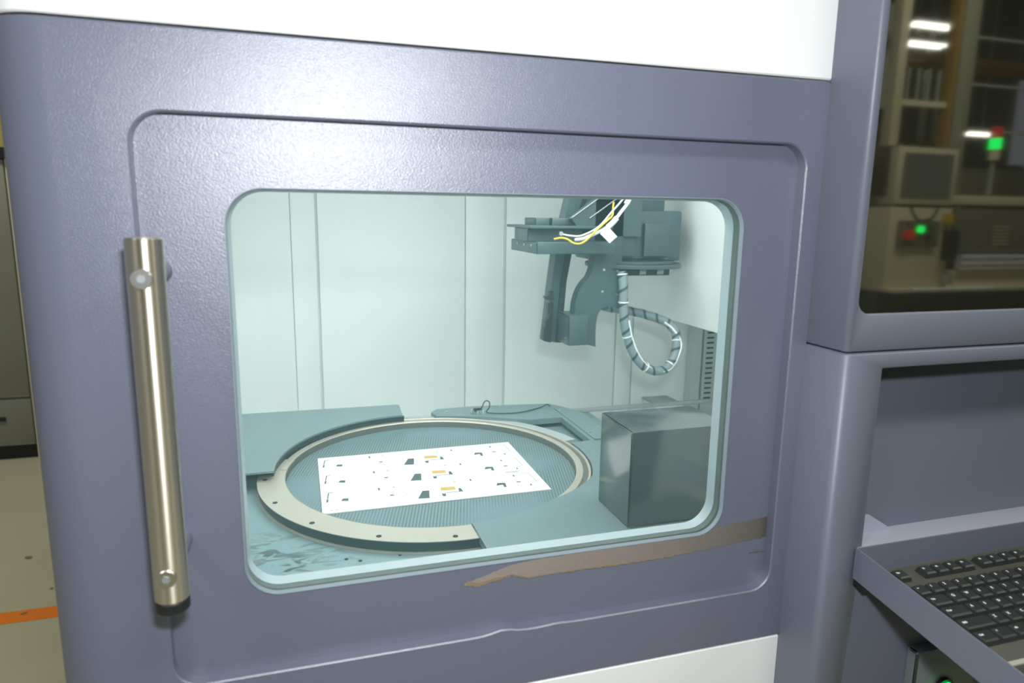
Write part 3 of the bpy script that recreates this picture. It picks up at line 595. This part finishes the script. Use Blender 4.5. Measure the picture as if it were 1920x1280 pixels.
# ================================================================== CONTROL CONSOLE
YC = -0.066
cc = thing('control_console', 'slate blue control console projecting at the right with a dark viewing pane', 'machine', (0.95, 0.0, 0))
def console_skin(name, z0, z1, hole, yc, rad, lab, x0=0.603, x1=1.46):
    bm = bmesh.new(); ch = 0.0020; N = 8
    holes = [hole(0)]
    fx = x0+rad
    outer = [(fx, z0+ch), (x1, z0+ch), (x1, z1-ch), (fx, z1-ch)]
    flat = outer+holes[0]
    A = [bm.verts.new((p[0], yc, p[1])) for p in flat]
    for t in tessellate_polygon([[Vector((p[0], p[1], 0)) for p in l] for l in (outer, holes[0])]): bm.faces.new([A[i] for i in t])
    def strip(pa, pb, close=False):
        va = [bm.verts.new(p) for p in pa]; vb = [bm.verts.new(p) for p in pb]; n = len(va)
        for i in range(n if close else n-1): bm.faces.new((va[i], va[(i+1) % n], vb[(i+1) % n], vb[i]))
    def prof(d): return [(x1, yc+d)]+[(x0+rad-(rad-d)*math.sin(R(90*i/N)), yc+rad-(rad-d)*math.cos(R(90*i/N))) for i in range(N+1)]+[(x0+d, 0.03)]
    strip([(x, y, z0+ch) for x, y in prof(0)], [(x, y, z1-ch) for x, y in prof(0)]) if False else None
    p0 = prof(0)[1:]
    strip([(x, y, z0+ch) for x, y in p0], [(x, y, z1-ch) for x, y in p0])
    for za, zb in ((z0+ch, z0), (z1-ch, z1)):
        strip([(x, y, za) for x, y in prof(0)], [(x, y, zb) for x, y in prof(ch)])
        strip([(x, y, zb) for x, y in prof(ch)], [(x1, 0.03, zb)]*0+[(x, max(y, 0.0299), zb) for x, y in prof(ch)])
    h0 = hole(0); h1 = hole(0.0015)
    strip([(p[0], yc, p[1]) for p in h0], [(p[0], yc+0.0015, p[1]) for p in h1], True)
    strip([(p[0], yc+0.0015, p[1]) for p in h1], [(p[0], yc+0.010, p[1]) for p in h1], True)
    bmesh.ops.remove_doubles(bm, verts=bm.verts, dist=1e-5)
    return link(name, to_mesh(bm, name), M['paint_smooth'], cc, lab, smooth=50)
GX0, GX1, GZ0, GZ1 = 0.6135, 1.30, 1.3395, 1.93
console_skin('upper_housing', 1.2965, 2.05, lambda i: rrect(GX0, GX1, GZ0, GZ1, 0.018, 8, i), YC, 0.006, 'slate blue housing around the dark pane')
console_skin('lower_housing', 0.06, 1.2945, lambda i: rrect(0.6575, 1.36, 1.030, 1.2765, 0.002, 2, i), YC-0.001, 0.010, 'slate blue lower housing with a keyboard recess')
prism('viewing_pane', M['dark_glass'], cc, rrect(GX0-0.003, GX1, GZ0-0.003, GZ1, 0.018, 8), [], YC+0.0035, YC+0.008, 'y', label='dark tinted pane reflecting the hall')
# recess behind the keyboard
bm = bmesh.new()
vs = [bm.verts.new(p) for p in ((0.610, 0.018, 1.290), (1.40, 0.018, 1.290), (1.40, -0.004, 1.18), (0.610, -0.004, 1.18), (1.40, -0.030, 1.047), (0.610, -0.030, 1.047))]
bm.faces.new((vs[0], vs[1], vs[2], vs[3])); bm.faces.new((vs[3], vs[2], vs[4], vs[5]))
link('recess_back', to_mesh(bm, 'rb'), M['console_panel'], cc, 'sloping back of the keyboard recess', smooth=60)
box('recess_top', M['black'], cc, 0.610, 1.40, -0.055, 0.018, 1.2905, 1.2925)
box('recess_light_rail', M['rail'], cc, 0.840, 1.30, -0.050, -0.020, 1.2840, 1.2904, bev=0.001, label='thin rail under the recess top')
box('shelf', M['shelf'], cc, 0.6505, 1.40, -0.0680, -0.0270, 1.0455, 1.0475, bev=0.0006, label='narrow pale grey shelf above the keyboard tray')
prism('gusset', M['shelf'], cc, [(0.640, 1.0475), (0.735, 1.0475), (0.696, 1.0720), (0.684, 1.0745), (0.640, 1.0745)], [], -0.0372, -0.0350, 'y', label='small pale triangular gusset')
box('console_plinth', M['black'], cc, 0.62, 1.44, -0.04, 0.02, 0.0, 0.06)
# tray, tilted slightly down toward the user
def tz(y, z): return z+0.118*(y+0.070)
def tilted(name, m, parent, x0, x1, y0, y1, z0, z1, bev=0, label=None):
    bm = bm_box(x0, x1, y0, y1, z0, z1, bev)
    for v in bm.verts: v.co.z = tz(v.co.y, v.co.z)
    return link(name, to_mesh(bm, name), m, parent, label, smooth=40 if bev else None)
kt = thing('keyboard_tray', 'slate blue sheet metal tray under the dark pane holding the keyboard', 'tray', (0.9, -0.17, 1.0))
bm = bmesh.new()
pl = [(-0.0685, 1.0480), (-0.0685, 1.0080), (-0.330, 0.9760), (-0.330, 0.9980), (-0.300, 1.0205)]
tilt_side = prism_bm(pl, [], 0.6470, 0.6492, 'x')
link('side_wall', to_mesh(tilt_side, 'sw'), M['paint_smooth'], kt, 'left side wall of the tray')
tilted('tray_floor', M['paint_smooth'], kt, 0.6492, 1.20, -0.330, -0.0685, 1.0060, 1.0080)
tilted('rear_wall', M['paint_smooth'], kt, 0.6492, 1.20, -0.0705, -0.0685, 1.0080, 1.0478)
tilted('right_wall', M['paint_smooth'], kt, 1.20, 1.202, -0.330, -0.0685, 1.0060, 1.0478)
box('tray_bracket', M['black'], kt, 0.6505, 0.664, -0.0850, -0.0672, 0.996, 1.0045)
# keyboard
kb = thing('keyboard', 'black computer keyboard with white legends in the blue tray', 'keyboard', (0.668, -0.25, 1.0))
tilted('keyboard_body', M['keyb'], kb, 0.6690, 1.122, -0.250, -0.0815, 1.0080, 1.0235, 0.003)
U = 0.0203
def key_mesh(w, d=0.0176, h=0.0075):
    bm = bmesh.new(); a = [(-w/2, -d/2), (w/2, -d/2), (w/2, d/2), (-w/2, d/2)]
    L = [[(x, y, 0) for x, y in a], [(x*(1-0.0030/w*1.2), y*0.84, h*0.8) for x, y in a], [(x*(1-0.0058/w*1.2), y*0.70+0.0006, h) for x, y in a]]
    bm, V = loft(L, bm=bm); bm.faces.new(V[-1])
    return to_mesh(bm, 'key')
KM = {}; LEG = {}
tilt_rot = math.atan(0.118)
def key(x, y, w, legend, legend_size=0.0042):
    wk = round(w*U-0.0014, 5)
    if wk not in KM:
        KM[wk] = key_mesh(wk); KM[wk].materials.append(M['key'])
    o = bpy.data.objects.new('key', KM[wk]); COL.objects.link(o); o.parent = kb
    loc = Vector((x+w*U/2, y, tz(y, 1.0232)))
    o.location = loc-kb.location; o.rotation_euler = (tilt_rot, 0, 0)
    if legend:
        f = bpy.data.curves.new('legend', 'FONT'); f.body = legend; f.size = legend_size*(1.15 if len(legend) == 1 else 0.8); f.extrude = 0.00012; f.offset = 0.00018
        f.materials.append(M['legend'])
        if (legend, wk) not in LEG:
            tmp = bpy.data.objects.new('tmp', f); COL.objects.link(tmp); bpy.context.view_layer.update()
            LEG[(legend, wk)] = bpy.data.meshes.new_from_object(tmp.evaluated_get(bpy.context.evaluated_depsgraph_get())); bpy.data.objects.remove(tmp)
        t = bpy.data.objects.new('legend', LEG[(legend, wk)]); COL.objects.link(t); t.parent = o; t.location = (-wk/2+0.0036, 0.0006, 0.0076)
K0 = 0.6755
rows = [
    (-0.1025, [('Esc', 1), (None, 1), ('F1', 1), ('F2', 1), ('F3', 1), ('F4', 1), (None, .5), ('F5', 1), ('F6', 1), ('F7', 1), ('F8', 1), (None, .5), ('F9', 1), ('F10', 1), ('F11', 1), ('F12', 1)]),
    (-0.1325, [('~', 1)]+[(c, 1) for c in '1234567890-=']+[('Back', 2)]),
    (-0.1525, [('Tab', 1.5)]+[(c, 1) for c in 'QWERTYUIOP[]']+[('\\', 1.5)]),
    (-0.1725, [('Caps', 1.75)]+[(c, 1) for c in 'ASDFGHJKL;\'']+[('Enter', 2.25)]),
    (-0.1925, [('Shift', 2.25)]+[(c, 1) for c in 'ZXCVBNM,./']+[('Shift', 2.75)]),
    (-0.2125, [('Ctrl', 1.25), ('*', 1.25), ('Alt', 1.25), ('', 6.25), ('Alt', 1.25), ('*', 1.25), ('=', 1.25), ('Ctrl', 1.25)])]
for y, ks in rows:
    x = K0
    for lg, w in ks:
        if lg is not None: key(x, y, w, lg)
        x += w*U
for r_, y in enumerate([-0.1025, -0.1325, -0.1525, -0.2125]):
    for c in range(3): key(K0+15.5*U+c*U, y, 1, '')
tilted('wrist_rim', M['pipe_grey'], kb, 0.6700, 1.120, -0.2492, -0.2440, 1.0236, 1.0250, label='pale front edge of the keyboard')
# push button box under the tray
bb = thing('button_box', 'grey push button box with a green lit button below the keyboard tray', 'button box', (0.80, YC-0.03, 0.80))
box('housing', M['buttonbox'], bb, 0.7530, 0.86, YC-0.0180, YC-0.0012, 0.740, 0.8930, bev=0.003)
cyl('button_collar', M['black'], bb, (0.803, YC-0.0178, 0.832), (0.803, YC-0.0230, 0.832), 0.0165, n=32, bev=0.001)
cyl('green_button', M['green_on'], bb, (0.803, YC-0.0225, 0.832), (0.803, YC-0.0290, 0.832), 0.0125, n=32, bev=0.002, label='green lit push button')

# ================================================================== CABINET IN THE LEFT BACKGROUND
lc = thing('metal_cabinet', 'tall grey metal cabinet far behind the machine at the left', 'cabinet', (-2.1, 4.1, 0))
box('body', M['cabinet'], lc, -2.60, -1.50, 3.80, 4.50, 0.085, 1.700)
box('door', M['cabinet'], lc, -2.595, -1.505, 3.782, 3.799, 0.375, 1.695, bev=0.004)
dr = box('drawer', M['cabinet'], lc, -2.595, -1.505, 3.782, 3.799, 0.090, 0.360, bev=0.004)
box('pull', M['black'], dr, -1.78, -1.635, 3.774, 3.7815, 0.238, 0.262, bev=0.002)
box('lid', M['black'], lc, -2.62, -1.485, 3.765, 4.52, 1.701, 1.760)
box('kickboard', M['black'], lc, -2.58, -1.49, 3.81, 4.48, 0.0, 0.085)
box('side_frame', M['beige'], lc, -1.499, -1.465, 3.79, 4.50, 0.0, 1.700)
yw = box('wall_left', M['yellow_wall'], None, -4.5, -0.6, 5.6, 5.7, 0, 3.6); tag(yw, kind='structure')

# ================================================================== OPPOSITE SIDE OF THE AISLE (seen mirrored in the dark pane)
YO = YC-2.99   # front plane of the opposite machine
om = thing('placement_machine', 'beige assembly machine across the aisle, seen mirrored in the dark pane', 'machine', (4.3, YO-0.5, 0))
box('end_cabinet', M['beige'], om, 3.70, 4.22, YO-0.9, YO, 0.985, 1.535, bev=0.01)
box('lower_body', M['black_paint'], om, 3.62, 6.2, YO-0.9, YO-0.02, 0.0, 0.975)
cyl('grab_bar', M['white'], om, (3.80, YO+0.13, 0.998), (4.50, YO+0.13, 0.998), 0.012, n=16)
for x in (3.82, 4.48): box('grab_bar_end', M['white'], om, x-0.01, x+0.01, YO+0.099, YO+0.125, 0.988, 1.006)
box('worktop', M['beige'], om, 3.68, 6.2, YO-0.9, YO+0.10, 0.975, 0.995, bev=0.004)
box('front_apron', M['beige'], om, 4.23, 6.2, YO-0.9, YO-0.02, 0.995, 1.105)
box('hood', M['beige_grey'], om, 4.29, 6.2, YO-0.9, YO-0.03, 1.225, 1.545, bev=0.02)
box('hood_rim', M['beige'], om, 4.22, 6.2, YO-0.9, YO-0.05, 1.55, 1.625, bev=0.01)
for i in range(6): box('louvre', M['beige'], om, 4.64, 4.79, YO-0.031, YO-0.024, 1.283+i*0.024, 1.289+i*0.024)
fb = box('feeder_bank', M['white'], om, 4.33, 6.2, YO-0.03, YO+0.02, 1.115, 1.215)
base = None
for i in range(46):
    for j in range(2):
        x, z = 4.345+i*0.034, 1.140+j*0.045
        if base is None: base = box('feeder_slot', M['slot'], fb, x-0.008, x+0.008, YO+0.0195, YO+0.022, z-0.010, z+0.010); b0 = Vector((x, 0, z))
        else:
            c = base.copy(); COL.objects.link(c); c.parent = fb; c.location = base.location+Vector((x, 0, z))-b0
cp = box('control_panel', M['beige_grey'], om, 3.76, 4.09, YO, YO+0.03, 1.270, 1.440, bev=0.004)
cyl('green_button', M['green_sig'], cp, (3.918, YO+0.03, 1.385), (3.918, YO+0.05, 1.385), 0.024, n=20, label='green lit button')
cyl('stop_button', M['red_sig'], cp, (3.820, YO+0.03, 1.350), (3.820, YO+0.065, 1.350), 0.034, n=20, label='red stop button')
cyl('grey_button', M['black'], cp, (3.99, YO+0.03, 1.335), (3.99, YO+0.045, 1.335), 0.018, n=16)
cyl('grey_button', M['black'], cp, (3.99, YO+0.03, 1.390), (3.99, YO+0.045, 1.390), 0.018, n=16)
box('yellow_switch', M['yellow_pl'], om, 4.135, 4.195, YO+0.001, YO+0.04, 1.42, 1.49, bev=0.004)
box('black_switch', M['black'], om, 4.15, 4.25, YO+0.001, YO+0.05, 1.18, 1.38, bev=0.01)
box('white_switch', M['pipe_grey'], om, 4.17, 4.24, YO+0.001, YO+0.05, 1.02, 1.09, bev=0.004)
tube('cable', M['wire_black'], om, [(3.80, YO+0.05, 1.53), (3.84, YO+0.06, 1.46), (3.90, YO+0.06, 1.44), (3.98, YO+0.06, 1.46), (4.03, YO+0.05, 1.53)], 0.009)
mo = thing('monitor', 'beige framed monitor on the opposite machine, mirrored in the dark pane', 'monitor', (3.93, YO-0.02, 1.545))
box('frame', M['beige'], mo, 3.70, 4.20, YO-0.06, YO+0.01, 1.545, 1.915, bev=0.008)
box('screen', M['screen'], mo, 3.745, 4.155, YO+0.0101, YO+0.014, 1.585, 1.870)
box('stand', M['black'], mo, 3.85, 4.0, YO-0.12, YO-0.061, 1.5355, 1.80)
# uprights and guard frame
for x0, x1, z0, z1, m in ((3.70, 3.77, 1.92, 3.4, 'beige'), (4.21, 4.34, 1.63, 4.59, 'column'), (4.165, 4.195, 1.63, 4.59, 'pipe_yellow'), (5.10, 5.16, 1.63, 3.2, 'pipe_grey')):
    box('upright', M[m], om, x0, x1, YO-0.16, YO-0.08, z0, z1, bev=0.004)
box('crossbar', M['beige'], om, 3.77, 4.16, YO-0.15, YO-0.10, 2.18, 2.215)
for i in range(4): box('guard_bar', M['pipe_grey'], om, 3.84+i*0.085, 3.855+i*0.085, YO-0.14, YO-0.125, 2.22, 2.42)
box('guard_top', M['beige'], om, 3.77, 4.16, YO-0.15, YO-0.10, 2.96, 3.00)
box('guard_sheet', M['pipe_grey'], om, 3.775, 4.15, YO-0.60, YO-0.59, 2.24, 2.95)
for i in range(3): box('guard_rail', M['pipe_grey'], om, 4.35, 5.11, YO-0.165, YO-0.150, 2.05+i*0.30, 2.065+i*0.30)
box('rear_cover', M['beige_grey'], om, 3.76, 4.05, YO-0.85, YO-0.55, 1.54, 2.14, bev=0.01)
box('rear_cover', M['beige_grey'], om, 4.3, 6.1, YO-0.85, YO-0.60, 1.63, 1.86, bev=0.01)
box('white_box', M['white'], om, 4.42, 4.56, YO-0.50, YO-0.35, 1.626, 1.72, bev=0.006)
pp = cyl('air_pipe', M['pipe_yellow'], None, (4.62, YO-1.3, 0.0), (4.62, YO-1.3, 4.6), 0.022); tag(pp, 'yellow vertical pipe across the aisle, mirrored in the dark pane', 'pipe')
for i, x in enumerate((4.36, 4.42)):
    pp = cyl('conduit', M['pipe_grey'], None, (x, YO-1.2, 0), (x, YO-1.2, 4.6), 0.012); tag(pp, ('thin grey conduit nearer the monitor, rising across the aisle', 'thin grey conduit farther from the monitor, rising across the aisle')[i], 'pipe', 'thin conduits across the aisle')
stw = thing('signal_tower', 'signal light with a lit green lamp under a red one, mirrored in the dark pane', 'signal light', (4.635, YO-0.1, 1.56))
cyl('pole', M['pipe_grey'], stw, (4.635, YO-0.1, 1.626), (4.635, YO-0.1, 1.90), 0.014)
cyl('base_cup', M['beige'], stw, (4.635, YO-0.1, 1.86), (4.635, YO-0.1, 1.932), 0.036)
cyl('green_lamp', M['green_sig'], stw, (4.635, YO-0.1, 1.932), (4.635, YO-0.1, 2.005), 0.038, label='green lamp lit')
cyl('red_lamp', M['red_sig'], stw, (4.635, YO-0.1, 2.005), (4.635, YO-0.1, 2.080), 0.038, label='red lamp')
# ceiling fittings
def lamp(x0, y, z, ln, lab, rot=0):
    t = thing('ceiling_lamp', lab, 'ceiling lamp', (x0, y, z), 'fluorescent lamps over the far aisle')
    box('fitting', M['white'], t, x0, x0+ln, y-0.09, y+0.09, z+0.03, z+0.07)
    for s in (-0.05, 0.05): cyl('tube', M['tube'], t, (x0+0.02, y+s, z+0.012), (x0+ln-0.02, y+s, z+0.012), 0.014, n=12)
    cyl('hanger', M['pipe_grey'], t, (x0+ln/2, y, z+0.07), (x0+ln/2, y, 4.6), 0.008, n=8)
    t.rotation_euler = (0, 0, rot)
lamp(6.95, -7.05, 3.45, 1.0, 'fluorescent lamp hung lowest over the far aisle, mirrored in the dark pane', 0.0)
lamp(6.75, -6.4, 3.50, 0.9, 'fluorescent lamp hung in the middle over the far aisle', 0.0)
lamp(7.05, -6.4, 3.72, 0.9, 'fluorescent lamp hung highest over the far aisle', 0.0)
lamp(6.95, -5.4, 2.36, 0.5, 'short fluorescent lamp low over the far machine row', 0.0)
# a second machine row further back, mirrored
def far_machine(x0, x1, z1, y, lab, m):
    t = thing('far_machine', lab, 'machine', (x0, y, 0))
    box('body', M[m], t, x0, x1, y-1.0, y, 0.0, z1, bev=0.02)
    box('hood', M['beige_grey'], t, x0+0.15, x1-0.15, y-0.9, y-0.1, z1+0.0005, z1+0.45, bev=0.03)
    box('window', M['slot'], t, x0+0.25, x1-0.25, y+0.0005, y+0.012, z1-0.55, z1-0.12, bev=0.004)
    for x in (x0+0.05, x1-0.11): box('upright', M['pipe_grey'], t, x, x+0.06, y-0.5, y-0.44, z1+0.0005, 4.59)
far_machine(6.3, 7.9, 1.95, -6.3, 'beige machine across the hall below the hanging lamps', 'beige')
far_machine(8.3, 9.8, 1.75, -6.6, 'grey machine across the hall at the far right', 'pipe_grey')
cr_ = thing('cable_rack', 'yellow cable rack hung under the hall ceiling across the aisle', 'cable rack', (6, -5.0, 3.2))
for y in (-5.1, -4.8): box('side_rail', M['pipe_yellow'], cr_, 4.2, 11.0, y, y+0.03, 2.90, 2.97)
for i in range(17): box('rung', M['pipe_yellow'], cr_, 4.3+i*0.4, 4.34+i*0.4, -5.069, -4.801, 2.92, 2.95)
for x in (4.8, 7.4, 10.0): box('hanger', M['pipe_grey'], cr_, x, x+0.03, -4.96, -4.93, 2.9505, 4.599)
